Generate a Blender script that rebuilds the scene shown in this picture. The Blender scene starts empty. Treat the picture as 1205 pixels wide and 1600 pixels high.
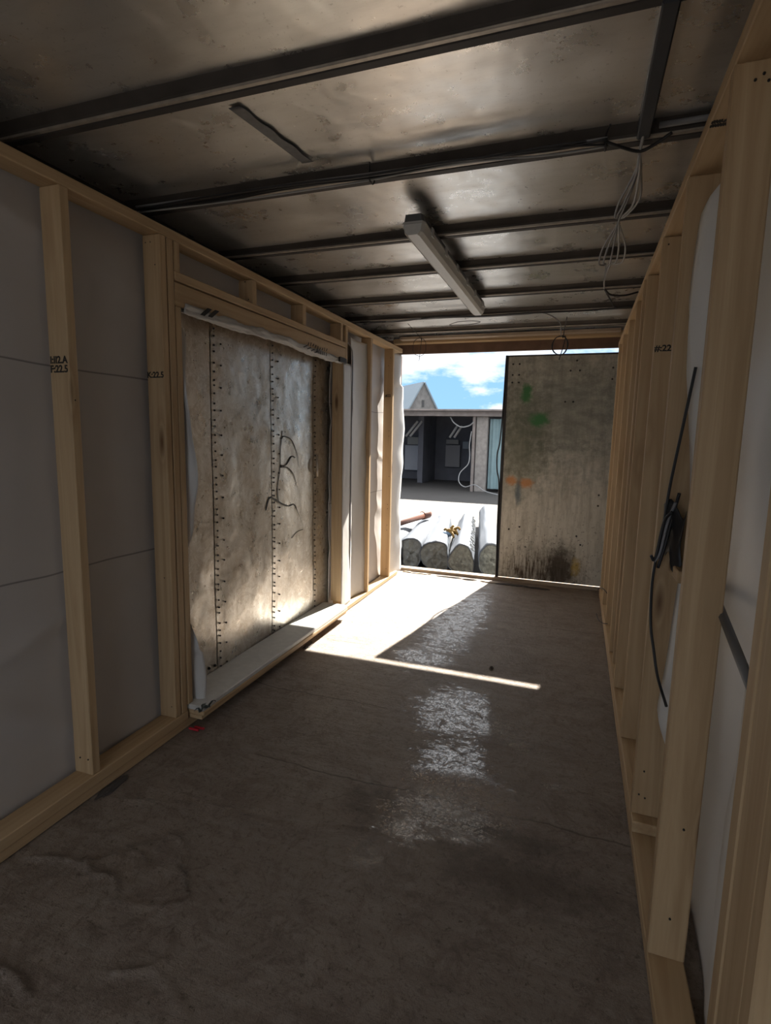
import bpy, bmesh, math, random
from mathutils import Vector, Matrix, noise
random.seed(7)
S = bpy.context.scene
COL = S.collection

# ---------------------------------------------------------------- camera
cam_d = bpy.data.cameras.new('camera'); cam = bpy.data.objects.new('camera', cam_d); COL.objects.link(cam)
YAW, PITCH, ROLL, CAMH, FPX = 0.3388, -0.1384, 0.0210, 1.3968, 846.11
cy, sy, cp, sp = math.cos(YAW), math.sin(YAW), math.cos(PITCH), math.sin(PITCH)
fw = Vector((-sy*cp, cy*cp, sp)); rt = Vector((cy, sy, 0)); up = rt.cross(fw)
r_ = rt*math.cos(ROLL) + up*math.sin(ROLL); u_ = -rt*math.sin(ROLL) + up*math.cos(ROLL)
M = Matrix((r_, u_, -fw)).transposed().to_4x4(); M.translation = (0, 0, CAMH)
cam.matrix_world = M
cam_d.sensor_fit = 'VERTICAL'; cam_d.sensor_height = 36; cam_d.lens = FPX*36/1600
cam_d.clip_start = 0.02; cam_d.clip_end = 600
S.camera = cam

# ---------------------------------------------------------------- world, sun, exposure
S.view_settings.view_transform = 'Standard'; S.view_settings.look = 'None'
S.view_settings.gamma = 1; S.view_settings.exposure = 1.78; S.view_settings.use_curve_mapping = False
SUN_E = 8.0
SKY_E = 0.40
W = bpy.data.worlds.new('sky'); S.world = W; W.use_nodes = True
nt = W.node_tree; nt.nodes.clear()
N = nt.nodes.new
out = N('ShaderNodeOutputWorld'); bg = N('ShaderNodeBackground'); bg.inputs[1].default_value = SKY_E
tc = N('ShaderNodeTexCoord'); sx = N('ShaderNodeSeparateXYZ'); nt.links.new(tc.outputs['Generated'], sx.inputs[0])
mp = N('ShaderNodeMapping'); mp.inputs['Scale'].default_value = (1, 1, 2.4); mp.inputs['Location'].default_value = (0.33, 0.1, 0.05)
nt.links.new(tc.outputs['Generated'], mp.inputs[0])
nz = N('ShaderNodeTexNoise'); nz.inputs['Scale'].default_value = 7.5; nz.inputs['Detail'].default_value = 6; nz.inputs['Roughness'].default_value = .58
nt.links.new(mp.outputs[0], nz.inputs['Vector'])
ma = N('ShaderNodeMath'); ma.operation = 'MULTIPLY_ADD'; ma.inputs[1].default_value = 1.5; nt.links.new(sx.outputs['Z'], ma.inputs[0]); nt.links.new(nz.outputs['Fac'], ma.inputs[2])
cr = N('ShaderNodeValToRGB'); cr.color_ramp.elements[0].position = .62; cr.color_ramp.elements[1].position = .76
nt.links.new(ma.outputs[0], cr.inputs[0])
gr = N('ShaderNodeValToRGB'); e = gr.color_ramp.elements
e[0].position = 0.0; e[0].color = (.30, .56, .88, 1); e[1].position = .5; e[1].color = (.18, .40, .78, 1)
nt.links.new(sx.outputs['Z'], gr.inputs[0])
mx = N('ShaderNodeMix'); mx.data_type = 'RGBA'; nt.links.new(cr.outputs[0], mx.inputs[0]); nt.links.new(gr.outputs[0], mx.inputs[6]); mx.inputs[7].default_value = (1.0, 1.03, 1.08, 1)
nt.links.new(mx.outputs[2], bg.inputs[0]); nt.links.new(bg.outputs[0], out.inputs[0])

sd = bpy.data.lights.new('sun', 'SUN'); sd.energy = SUN_E; sd.angle = math.radians(.55); sd.color = (1.0, .94, .84)
sun = bpy.data.objects.new('sun', sd); COL.objects.link(sun)
sun.rotation_euler = Vector((-.19, -1.0, -.955)).to_track_quat('-Z', 'Y').to_euler()
sun.location = (3, 15, 15)
# added fill lamp behind the camera, set in the made-up rear opening
ad = bpy.data.lights.new('rear_fill', 'AREA'); ad.shape = 'RECTANGLE'; ad.size = 1.7; ad.size_y = 1.7; ad.energy = 1.1; ad.color = (1, .95, .90)
ar = bpy.data.objects.new('rear_fill', ad); COL.objects.link(ar); ar.location = (-.75, -1.55, 1.2)
ar.rotation_euler = Vector((0, 1, 0)).to_track_quat('-Z', 'Y').to_euler()

# ---------------------------------------------------------------- helpers
def tag(o, label=None, cat=None, group=None, kind=None):
    if label: o['label'] = label
    if cat: o['category'] = cat
    if group: o['group'] = group
    if kind: o['kind'] = kind
    return o
def link(name, bm, mats, parent=None, smooth=False, loc=None):
    me = bpy.data.meshes.new(name)
    if loc is not None: bmesh.ops.translate(bm, vec=-Vector(loc), verts=bm.verts)
    bm.normal_update(); bm.to_mesh(me); bm.free()
    for m in (mats if isinstance(mats, (list, tuple)) else [mats]): me.materials.append(m)
    if smooth:
        for p in me.polygons: p.use_smooth = True
    o = bpy.data.objects.new(name, me); COL.objects.link(o)
    if loc is not None: o.location = loc
    if parent is not None:
        o.parent = parent
        if loc is not None: o.location = Vector(loc) - Vector(parent.location)
        else: o.location = -Vector(parent.location)
    return o
def empty(name, loc=(0, 0, 0)):
    o = bpy.data.objects.new(name, None); COL.objects.link(o); o.location = loc; o.empty_display_size = .1
    return o
def bx(bm, x0, x1, y0, y1, z0, z1, bev=0.0, mi=0):
    b = bmesh.new(); bmesh.ops.create_cube(b, size=1)
    for v in b.verts:
        v.co = Vector(((x0+x1)/2 + v.co.x*(x1-x0), (y0+y1)/2 + v.co.y*(y1-y0), (z0+z1)/2 + v.co.z*(z1-z0)))
    if bev > 0: bmesh.ops.bevel(b, geom=b.edges[:], offset=bev, segments=1, affect='EDGES')
    for f in b.faces: f.material_index = mi
    t = bpy.data.meshes.new('t'); b.to_mesh(t); b.free(); bm.from_mesh(t); bpy.data.meshes.remove(t)
    return bm
def box(*a, **k): return bx(bmesh.new(), *a, **k)
def catmull(P, n=8):
    P = [Vector(p) for p in P]
    if len(P) < 3: return P
    Q = [P[0]*2-P[1]] + P + [P[-1]*2-P[-2]]; o = []
    for i in range(1, len(Q)-2):
        for k in range(n):
            t = k/n; a, b, c, d = Q[i-1:i+3]
            o.append(.5*((2*b)+(c-a)*t+(2*a-5*b+4*c-d)*t*t+(3*b-a-3*c+d)*t**3))
    o.append(P[-1]); return o
def tube(bm, P, r, seg=6, smooth=True, n=8, mi=0):
    P = catmull(P, n) if smooth else [Vector(p) for p in P]
    rings = []; prev = None
    for i, p in enumerate(P):
        t = (P[min(i+1, len(P)-1)]-P[max(i-1, 0)]).normalized()
        if prev is None: a = t.orthogonal().normalized()
        else:
            a = prev - t*prev.dot(t); a = a.normalized() if a.length > 1e-6 else t.orthogonal().normalized()
        prev = a; b = t.cross(a)
        rr = r(i/(len(P)-1)) if callable(r) else r
        rings.append([bm.verts.new(p+(a*math.cos(2*math.pi*k/seg)+b*math.sin(2*math.pi*k/seg))*rr) for k in range(seg)])
    for i in range(len(rings)-1):
        for k in range(seg):
            f = bm.faces.new((rings[i][k], rings[i][(k+1) % seg], rings[i+1][(k+1) % seg], rings[i+1][k])); f.material_index = mi; f.smooth = True
    bm.faces.new(rings[0][::-1]).material_index = mi; bm.faces.new(rings[-1]).material_index = mi
    return bm
def sheet(U, V, fn, keep=None, thick=.0015):
    """grid over lists U,V -> fn(u,v) point; given real thickness"""
    bm = bmesh.new(); g = [[bm.verts.new(fn(u, v)) for v in V] for u in U]
    for i in range(len(U)-1):
        for j in range(len(V)-1):
            if keep is None or keep((U[i]+U[i+1])/2, (V[j]+V[j+1])/2):
                f = bm.faces.new((g[i][j], g[i+1][j], g[i+1][j+1], g[i][j+1])); f.smooth = True
    bmesh.ops.delete(bm, geom=[v for v in bm.verts if not v.link_faces], context='VERTS')
    bm.normal_update()
    if thick: bmesh.ops.solidify(bm, geom=bm.faces[:], thickness=thick)
    return bm
def fr(a, b, st):
    n = max(1, int(round((b-a)/st))); return [a+(b-a)*i/n for i in range(n+1)]
def nz3(x, y, z): return noise.noise(Vector((x, y, z)))

# ---------------------------------------------------------------- materials
class Mat:
    def __init__(s, name, rough=.6, metal=0.0, spec=.5):
        s.m = bpy.data.materials.new(name); s.m.use_nodes = True; s.t = s.m.node_tree
        s.b = s.t.nodes['Principled BSDF']; s.b.inputs['Roughness'].default_value = rough; s.b.inputs['Metallic'].default_value = metal
        s.b.inputs['Specular IOR Level'].default_value = spec
        s.tc = s.t.nodes.new('ShaderNodeTexCoord')
    def n(s, k, **kw):
        nd = s.t.nodes.new('ShaderNode'+k)
        for a, v in kw.items(): setattr(nd, a, v)
        return nd
    def l(s, a, b): s.t.links.new(a, b)
    def vec(s, scale=(1, 1, 1), loc=(0, 0, 0), rand=False, src='Object'):
        mp = s.n('Mapping'); mp.inputs['Scale'].default_value = scale; mp.inputs['Location'].default_value = loc
        s.l(s.tc.outputs[src], mp.inputs[0])
        if rand:
            oi = s.n('ObjectInfo'); mu = s.n('Math', operation='MULTIPLY'); mu.inputs[1].default_value = 37.0; s.l(oi.outputs['Random'], mu.inputs[0])
            ad = s.n('VectorMath', operation='ADD'); s.l(mp.outputs[0], ad.inputs[0]); s.l(mu.outputs[0], ad.inputs[1]); return ad.outputs[0]
        return mp.outputs[0]
    def noise(s, scale, detail=4, rough=.55, vec=None, dist=0):
        n = s.n('TexNoise'); n.inputs['Scale'].default_value = scale; n.inputs['Detail'].default_value = detail; n.inputs['Roughness'].default_value = rough; n.inputs['Distortion'].default_value = dist
        s.l(vec if vec is not None else s.tc.outputs['Object'], n.inputs['Vector']); return n.outputs['Fac']
    def ramp(s, fac, stops):
        r = s.n('ValToRGB'); el = r.color_ramp.elements
        while len(el) < len(stops): el.new(.5)
        for e_, (p, c) in zip(el, stops):
            e_.position = p; e_.color = (c, c, c, 1) if isinstance(c, (int, float)) else (*c, 1)
        s.l(fac, r.inputs[0]); return r.outputs[0]
    def mix(s, fac, a, b, mode='MIX'):
        m = s.n('Mix', data_type='RGBA', blend_type=mode)
        for v, i in ((fac, 0), (a, 6), (b, 7)):
            if hasattr(v, 'links') or hasattr(v, 'is_linked'): s.l(v, m.inputs[i])
            elif i == 0: m.inputs[0].default_value = v
            else: m.inputs[i].default_value = (*v, 1) if not isinstance(v, (int, float)) else (v, v, v, 1)
        return m.outputs[2]
    def math(s, op, a, b=0.0, clamp=False):
        m = s.n('Math', operation=op, use_clamp=clamp)
        for v, i in ((a, 0), (b, 1)):
            if hasattr(v, 'is_linked'): s.l(v, m.inputs[i])
            else: m.inputs[i].default_value = v
        return m.outputs[0]
    def col(s, v): s.l(v, s.b.inputs['Base Color']) if hasattr(v, 'is_linked') else setattr(s.b.inputs['Base Color'], 'default_value', (*v, 1)); return s
    def rough(s, v): s.l(v, s.b.inputs['Roughness']); return s
    def bump(s, h, strength=.3, dist=.01):
        b = s.n('Bump'); b.inputs['Strength'].default_value = strength; b.inputs['Distance'].default_value = dist; s.l(h, b.inputs['Height']); s.l(b.outputs[0], s.b.inputs['Normal']); return s
    def spot(s, c, rx, ry, rz, soft=.35, warp=None, wk=2.4):
        """ellipsoid mask around object-space point c"""
        mp = s.n('Mapping', vector_type='POINT'); mp.inputs['Scale'].default_value = (1/rx, 1/ry, 1/rz); mp.inputs['Location'].default_value = (-c[0]/rx, -c[1]/ry, -c[2]/rz)
        s.l(s.tc.outputs['Object'], mp.inputs[0])
        ln = s.n('VectorMath', operation='LENGTH'); s.l(mp.outputs[0], ln.inputs[0]); d = ln.outputs['Value']
        if warp is not None: d = s.math('ADD', d, s.math('MULTIPLY', s.math('SUBTRACT', warp, .5), wk))
        r = s.n('MapRange'); r.inputs[1].default_value = 1+soft; r.inputs[2].default_value = 1-soft; s.l(d, r.inputs[0]); return r.outputs[0]

def wood(name, axis, base=(.56, .41, .245), dark=(.40, .27, .145)):
    m = Mat(name, .62, 0, .3)
    sc = [22, 22, 22]; sc[axis] = .9
    v = m.vec(tuple(sc), rand=True)
    g = m.noise(1.0, 5, .6, v, 1.2)
    v2 = m.vec((1, 1, 1), rand=True)
    blo = m.noise(1.6, 2, .5, v2)
    c = m.mix(m.ramp(g, [(.35, 0.0), (.68, 1.0)]), base, dark)
    c = m.mix(m.math('MULTIPLY', blo, .45), c, (.50, .36, .22))
    vk = m.vec(tuple(1.5 if i == axis else 6.5 for i in range(3)), rand=True)
    vo = m.n('TexVoronoi'); vo.inputs['Scale'].default_value = 1.0; m.l(vk, vo.inputs['Vector'])
    k = m.ramp(vo.outputs['Distance'], [(.05, 1.0), (.13, 0.0)])
    c = m.mix(k, c, (.16, .085, .04))
    ring = m.ramp(vo.outputs['Distance'], [(.12, 0.0), (.16, .35), (.26, 0.0)])
    c = m.mix(ring, c, (.30, .18, .09))
    m.col(c); m.bump(g, .15, .002); return m.m
WZ, WY, WX = wood('pine_vertical', 2), wood('pine_lengthwise', 1), wood('pine_crosswise', 0)
WXG = wood('old_grey_timber', 0, (.42, .36, .30), (.24, .19, .15))

def flat(name, c, rough=.5, metal=0, vary=.0, scale=20, bump=0):
    m = Mat(name, rough, metal)
    if vary or bump:
        n = m.noise(scale, 4)
        m.col(m.mix(n, tuple(x*(1-vary) for x in c), tuple(min(1, x*(1+vary)) for x in c)))
        if bump: m.bump(n, bump, .01)
    else: m.col(c)
    return m.m

def membrane_mat(name, c0, c1, seams):
    m = Mat(name, .48, 0, .45)
    n = m.noise(3.0, 3, .5); c = m.mix(n, c0, c1)
    fine = m.noise(260, 2, .6); c = m.mix(m.math('MULTIPLY', fine, .12), c, (.35, .33, .31))
    sx = m.n('SeparateXYZ'); m.l(m.tc.outputs['Object'], sx.inputs[0])
    w = m.noise(1.3, 2); zz = m.math('ADD', sx.outputs['Z'], m.math('MULTIPLY', w, .06))
    for z0 in seams:
        d = m.math('ABSOLUTE', m.math('SUBTRACT', zz, z0+.03))
        k = m.ramp(m.math('MULTIPLY', d, 100), [(.15, .7), (.45, 0.0)])
        c = m.mix(k, c, (.12, .11, .11))
    m.col(c); m.bump(m.noise(40, 3), .08, .004); return m.m
MEM_L = membrane_mat('breather_membrane', (.50, .47, .45), (.58, .555, .54), (1.62, .875))
MEM_R = membrane_mat('white_membrane', (.80, .79, .76), (.86, .85, .83), ())
MEM_W = flat('torn_membrane', (.60, .59, .575), .5, 0, .06, 14, .1)

# floor
def floor_mat():
    m = Mat('resin_floor', .5, 0, .5)
    w1 = m.noise(1.7, 5, .6); w2 = m.noise(9, 6, .65)
    vs = m.vec((3, 26, 1)); st = m.noise(1.0, 5, .65, vs, .6)
    c = m.mix(w1, (.25, .20, .165), (.335, .285, .24))
    c = m.mix(m.math('MULTIPLY', m.ramp(w2, [(.42, 0.0), (.72, 1.0)]), .55), c, (.40, .35, .30))
    c = m.mix(m.math('MULTIPLY', m.ramp(st, [(.42, 0.0), (.62, 1.0)]), .28), c, (.15, .11, .082)); c = m.mix(m.math('MULTIPLY', m.ramp(m.noise(4, 6, .8, None, 1.5), [(.48, 0.0), (.60, 1.0)]), .5), c, (.15, .11, .085)); c = m.mix(m.math('MULTIPLY', m.ramp(m.noise(13, 7, .8, None, 2.5), [(.52, 0.0), (.60, 1.0)]), .5), c, (.13, .095, .075))
    sp = m.noise(48, 5, .8); c = m.mix(m.ramp(sp, [(.57, 0.0), (.66, .85)]), c, (.09, .065, .045))
    # dark rubbed stain patches
    warp = m.noise(11, 5, .7)
    for cc, rx, ry in (((-.66, 1.78, 0), .10, .10), ((-.22, 1.80, 0), .22, .045), ((-.10, 1.62, 0), .25, .10)):
        c = m.mix(m.math('MULTIPLY', m.spot(cc, rx, ry, 1, .5, warp), .6), c, (.085, .062, .042))
    wet = None
    fine = m.noise(42, 6, .8); vfs = m.vec((5, 26, 1)); fs = m.noise(1.2, 6, .8, vfs)
    wp = m.math('ADD', m.math('MULTIPLY', fine, .45), m.math('MULTIPLY', fs, .55))
    for cc, rx, ry in (((-.80, 4.05, 0), .17, .75), ((-.86, 3.22, 0), .17, .12), ((-.50, 2.62, 0), .18, .22), ((-.30, 2.52, 0), .12, .10), ((-.42, 2.05, 0), .15, .26),
                       ((-.40, 1.80, 0), .22, .07), ((-.52, 1.70, 0), .10, .06), ((-.60, 1.55, 0), .06, .06), ((.0, 2.15, 0), .05, .02), ((-.33, 1.92, 0), .20, .16), ((-.15, 2.40, 0), .06, .05)):
        k = m.spot(cc, rx, ry, 1, .22, wp, 6.0)
        wet = k if wet is None else m.math('MAXIMUM', wet, k)
    hole = m.ramp(m.noise(75, 5, .8), [(.44, 0.0), (.54, 1.0)]); hole2 = m.ramp(m.noise(16, 6, .8, None, 1.0), [(.40, 0.0), (.52, 1.0)])
    wet = m.math('MULTIPLY', wet, m.math('MULTIPLY', m.math('ADD', .15, m.math('MULTIPLY', hole, .85)), hole2))
    c = m.mix(m.math('MULTIPLY', wet, .25), c, (.16, .14, .12))
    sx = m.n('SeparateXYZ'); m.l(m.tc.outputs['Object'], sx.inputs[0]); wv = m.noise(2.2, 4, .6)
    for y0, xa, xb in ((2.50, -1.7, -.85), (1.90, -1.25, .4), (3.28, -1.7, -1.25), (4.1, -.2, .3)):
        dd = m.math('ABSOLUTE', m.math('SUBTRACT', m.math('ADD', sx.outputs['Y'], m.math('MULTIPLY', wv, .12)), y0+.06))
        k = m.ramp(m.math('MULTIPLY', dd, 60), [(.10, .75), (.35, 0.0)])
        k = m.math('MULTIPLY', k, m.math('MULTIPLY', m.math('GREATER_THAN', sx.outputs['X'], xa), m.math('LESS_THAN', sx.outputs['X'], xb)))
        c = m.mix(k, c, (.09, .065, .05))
    m.col(c)
    rr = m.ramp(w2, [(.3, .36), (.7, .52)])
    m.rough(m.mix(wet, rr, .10)); m.l(m.math('ADD', .35, m.math('MULTIPLY', wet, .65)), m.b.inputs['Specular IOR Level']); m.l(m.math('MULTIPLY', wet, .9), m.b.inputs['Coat Weight']); m.b.inputs['Coat Roughness'].default_value = .08; m.b.inputs['Coat IOR'].default_value = 2.4
    b = m.math('ADD', m.math('MULTIPLY', st, .45), m.math('ADD', m.math('MULTIPLY', w2, .8), m.math('MULTIPLY', m.noise(60, 5, .8), .7)))
    m.bump(b, 1.0, .012)
    return m.m
def ceiling_mat():
    m = Mat('dull_aluminium_ceiling', .42, .8, .5)
    a = m.noise(1.1, 4, .6); b = m.noise(7, 6, .7); v = m.vec((2, 9, 1)); s_ = m.noise(2, 5, .7, v)
    c = m.mix(a, (.66, .64, .60), (.80, .79, .77))
    c = m.mix(m.math('MULTIPLY', m.ramp(s_, [(.45, 0.0), (.75, 1.0)]), .35), c, (.50, .48, .45))
    k = m.math('MULTIPLY', m.ramp(m.noise(52, 4, .8), [(.60, 0.0), (.68, 1.0)]), m.ramp(b, [(.42, 0.0), (.62, .5)]))
    c = m.mix(k, c, (.14, .11, .09))
    m.col(c); m.rough(m.ramp(b, [(.3, .22), (.7, .42)])); m.bump(m.noise(3, 3), .4, .02); return m.m
def door_panel_mat():
    m = Mat('scratched_aluminium_panel', .4, .8)
    a = m.noise(2.2, 6, .65); v = m.vec((1, 14, 3)); s_ = m.noise(2, 6, .75, v)
    c = m.mix(a, (.55, .50, .42), (.80, .78, .74))
    c = m.mix(m.math('MULTIPLY', m.ramp(s_, [(.42, 0.0), (.72, 1.0)]), .35), c, (.38, .31, .23)); c = m.mix(m.math('MULTIPLY', m.ramp(m.noise(9, 6, .75), [(.5, 0.0), (.62, 1.0)]), .6), c, (.48, .41, .32))
    sc = m.noise(18, 6, .8, None, 2.0); c = m.mix(m.ramp(sc, [(.54, 0.0), (.62, .6)]), c, (.84, .83, .80)); c = m.mix(m.ramp(m.noise(5, 7, .85, m.vec((1, 1, 1), (3, 7, 1)), 3.0), [(.50, 0.0), (.56, .45)]), c, (.40, .34, .26))
    c = m.mix(m.ramp(m.noise(46, 4, .8), [(.66, 0.0), (.72, .8)]), c, (.10, .08, .06))
    m.col(c); m.rough(m.ramp(m.noise(12, 5, .7), [(.3, .24), (.7, .40)])); m.bump(m.noise(2.6, 3), .6, .025); return m.m
def end_door_mat():
    m = Mat('stained_steel_door', .55, .15)
    warp = m.noise(14, 8, .8); a = m.noise(3.0, 7, .75); v = m.vec((9, 1, 1.2)); s_ = m.noise(2.2, 6, .75, v)
    vh = m.vec((3.5, 1, 7)); h_ = m.noise(2.0, 5, .7, vh)
    c = m.mix(a, (.52, .50, .42), (.80, .77, .69))
    c = m.mix(m.math('MULTIPLY', m.ramp(s_, [(.45, 0.0), (.7, 1.0)]), .6), c, (.25, .22, .16))
    up = m.spot((-.15, 5.36, 1.68), .75, 2, .58, .5, warp); k = m.math('MULTIPLY', up, m.ramp(h_, [(.30, .45), (.62, .80)]))
    c = m.mix(k, c, (.13, .145, .13))
    gl = m.spot((-.52, 5.36, 1.35), .22, 2, .45, .5, warp); c = m.mix(m.math('MULTIPLY', gl, .5), c, (.07, .085, .035))
    for cc, rx, rz in (((-.50, 5.36, 1.83), .05, .08), ((-.37, 5.36, 1.58), .08, .06)):
        c = m.mix(m.spot(cc, rx, 2, rz, .4, warp), c, (.06, .20, .07))
    for cc, rx in (((-.60, 5.36, 1.0), .05), ((-.46, 5.36, .98), .055)):
        c = m.mix(m.math('MULTIPLY', m.spot(cc, rx, 2, .045, .4, warp), .85), c, (.62, .27, .09))
    c = m.mix(m.math('MULTIPLY', m.spot((-.53, 5.36, .88), .025, 2, .10, .5, warp), .8), c, (.10, .14, .17))
    vd = m.vec((30, 1, 4)); drip = m.ramp(m.noise(1.5, 5, .75, vd), [(.40, 1.0), (.60, .15)])
    low = m.spot((-.30, 5.36, .10), .34, 2, .24, .5, warp); c = m.mix(m.math('MULTIPLY', low, drip), c, (.075, .045, .02))
    low = m.spot((-.10, 5.36, .16), .13, 2, .22, .45, warp); c = m.mix(m.math('MULTIPLY', low, .9), c, (.05, .035, .018))
    c = m.mix(m.math('MULTIPLY', m.spot((.04, 5.36, .20), .035, 2, .08, .4, warp), .8), c, (.50, .34, .06))
    sp = m.math('MULTIPLY', m.ramp(m.noise(38, 3, .7), [(.60, 0.0), (.66, .9)]), m.spot((-.2, 5.36, .3), .6, 2, .35, .6))
    c = m.mix(sp, c, (.06, .045, .03))
    m.col(c); m.bump(m.noise(12, 5, .7), .25, .01); return m.m
def ground_mat():
    m = Mat('pale_concrete_yard', .9)
    a = m.noise(.8, 6, .7); v = m.vec((1, 4, 1)); b = m.noise(3, 6, .8, v)
    c = m.mix(a, (.088, .083, .079), (.122, .115, .109)); c = m.mix(m.math('MULTIPLY', m.ramp(b, [(.5, 0.0), (.7, 1.0)]), .5), c, (.052, .044, .039))
    m.col(c); m.bump(b, .3, .03); return m.m

FLOOR, CEIL, PANEL, ENDD, GROUND = floor_mat(), ceiling_mat(), door_panel_mat(), end_door_mat(), ground_mat()
DARK = flat('dark_grimy_steel', (.055, .05, .047), .6, .3, .4, 14)
BEAM = flat('rusty_grey_beam', (.075, .065, .058), .6, .4, .5, 9, .2)
LIP = flat('worn_bare_metal', (.42, .38, .33), .45, .6, .4, 30)
RUST = flat('rusted_frame', (.17, .105, .075), .75, .1, .5, 8, .2)
BLACK = flat('black_rubber', (.018, .018, .02), .5)
INK = flat('black_ink', (.02, .017, .015), .7)
CABG = flat('grey_cable', (.22, .22, .23), .45)
CABW = flat('pale_grey_cable', (.38, .38, .375), .45)
SILLW = flat('painted_sill', (.62, .62, .60), .45, 0, .18, 25, .1)
PLAS = flat('grey_plastic', (.50, .50, .49), .45)
DIFF = flat('milky_diffuser', (.66, .66, .64), .35, 0, .1, 60)
RED = flat('red_plastic', (.55, .03, .05), .5)
DEB = flat('dark_debris', (.07, .06, .055), .9, 0, .5, 30, .3)
SLEEVE = flat('white_plastic_sleeve', (.105, .120, .145), .55, 0, .07, 6, .15)
WOOL = Mat('grey_mineral_wool', .95)
_v = WOOL.noise(16, 6, .8, None, 1.5); WOOL.col(WOOL.mix(_v, (.05, .058, .056), (.36, .385, .375))); WOOL.bump(_v, 1.0, .02); WOOL = WOOL.m
PIPEC = flat('terracotta_plastic', (.10, .030, .013), .55)
GLOVE = flat('yellow_leather', (.17, .095, .015), .8, 0, .3, 12)
GLOVB = flat('blue_grey_cloth', (.10, .15, .22), .8)
CORR = flat('pale_blue_sheet', (.25, .36, .38), .5, 0, .25, 4)
PLAST = flat('peeling_plaster', (.33, .30, .275), .9, 0, .45, 9, .4)
SHEDW = flat('dark_shed_wall', (.15, .15, .17), .9, 0, .5, 1.5)  # dark bluish grey, uneven in tone
FASC = flat('weathered_fascia', (.28, .24, .22), .9, 0, .45, 5, .2)
WBOARD = flat('white_board', (.60, .61, .66), .7, 0, .05, 5)
GABLE = flat('grey_block_gable', (.22, .21, .20), .9, 0, .55, 1.6, .3)
ROOFG = flat('grey_roof_sheet', (.26, .32, .36), .5, 0, .06, 1)

# ---------------------------------------------------------------- structure
bm = box(-60, 60, -40, 160, -.45, -.15); g = link('ground', bm, GROUND); tag(g, kind='structure')

# floor with real creases in the covering
ridges = [([(-1.62, 1.13), (-1.50, 1.17), (-1.421, 1.178), (-1.31, 1.30), (-1.267, 1.375)], .006, .010),
          ([(-1.43, 1.19), (-1.36, 1.15), (-1.30, 1.165), (-1.246, 1.13), (-1.235, 1.09)], .010, .012),
          ([(-1.267, 1.375), (-1.255, 1.33), (-1.26, 1.30)], .008, .008), ([(-1.267, 1.375), (-1.20, 1.37), (-1.15, 1.33)], .006, .01),
          ([(-1.36, 1.28), (-1.28, 1.27), (-1.22, 1.24)], .005, .010),
          ([(-1.127, 1.275), (-1.07, 1.23), (-1.024, 1.185)], .010, .008), ([(-1.024, 1.185), (-1.0, 1.10), (-.955, 1.01), (-.985, .96), (-1.05, .93)], .008, .012),
          ([(-1.36, .83), (-1.28, .835), (-1.20, .81)], .009, .012), ([(-1.22, 1.10), (-1.10, 1.12), (-1.04, 1.16)], .004, .014),
          ([(-1.30, 1.14), (-1.24, 1.03), (-1.20, .99)], .004, .012),
          ([(-1.60, 1.45), (-1.30, 1.53), (-1.02, 1.60)], .003, .012), ([(-1.36, 1.57), (-1.10, 1.55), (-.85, 1.60), (-.62, 1.66)], .003, .012),
          ([(-1.0, 1.0), (-.8, .9), (-.7, .75)], .003, .014)]
segs = []
for P, a, w in ridges:
    P = catmull([(x, y, 0) for x, y in P], 5)
    for i in range(len(P)-1):
        segs.append((P[i].x, P[i].y, P[i+1].x, P[i+1].y, a*1.5, w*.75, min(P[i].x, P[i+1].x)-4*w, max(P[i].x, P[i+1].x)+4*w, min(P[i].y, P[i+1].y)-4*w, max(P[i].y, P[i+1].y)+4*w))
def floor_z(x, y):
    z = .0025*nz3(x*3, y*3, 0)
    b = 0
    for x0, y0, x1, y1, a, w, xa, xb, ya, yb in segs:
        if xa < x < xb and ya < y < yb:
            dx, dy = x1-x0, y1-y0; L = dx*dx+dy*dy+1e-9
            t = max(0, min(1, ((x-x0)*dx+(y-y0)*dy)/L)); d2 = (x-x0-t*dx)**2+(y-y0-t*dy)**2
            b = max(b, a*math.exp(-d2/(w*w)))
    return z+b
Us = fr(-1.90, .42, .014); Vs = fr(-1.7, .5, .1) + fr(.5, 2.1, .009)[1:] + fr(2.1, 5.36, .03)[1:]
bm = sheet(Us, Vs, lambda u, v: Vector((u, v, floor_z(u, v))), None, 0)
bx(bm, -1.90, .42, -1.7, 5.36, -.13, -.02)
tag(link('floor', bm, FLOOR), kind='structure')

ZC = 2.365
bm = sheet(fr(-1.97, .46, .06), fr(-1.7, 5.36, .06), lambda u, v: Vector((u, v, ZC+.006*nz3(u*1.3, v*1.3, 4)-.004*max(0, math.sin(v*math.pi/.585)))), None, 0)
bx(bm, -2.0, .52, -1.75, 5.45, ZC+.02, ZC+.08)
tag(link('ceiling', bm, CEIL), kind='structure')
tag(link('wall_left', box(-2.0, -1.90, -1.7, 5.45, -.13, ZC+.02), DARK), kind='structure')
tag(link('wall_right', box(.45, .52, -1.7, 5.45, -.13, ZC+.02), DARK), kind='structure')
bm = bmesh.new(); bx(bm, -1.9, -1.65, -1.75, -1.7, 0, 2.37); bx(bm, .15, .45, -1.75, -1.7, 0, 2.37); bx(bm, -1.65, .15, -1.75, -1.7, 2.1, 2.37)  # unseen rear wall, its wide opening added to let sky fill the interior
tag(link('wall_back', bm, DARK), kind='structure')
# far end frame
bm = bmesh.new(); bx(bm, -1.9, .45, 5.33, 5.36, 2.217, 2.36, .004); bx(bm, -1.9, -1.765, 5.33, 5.43, 0, 2.215, .004); bx(bm, .31, .45, 5.33, 5.43, 0, 2.215, .004)
tag(link('wall_front', bm, RUST), kind='structure')
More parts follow.
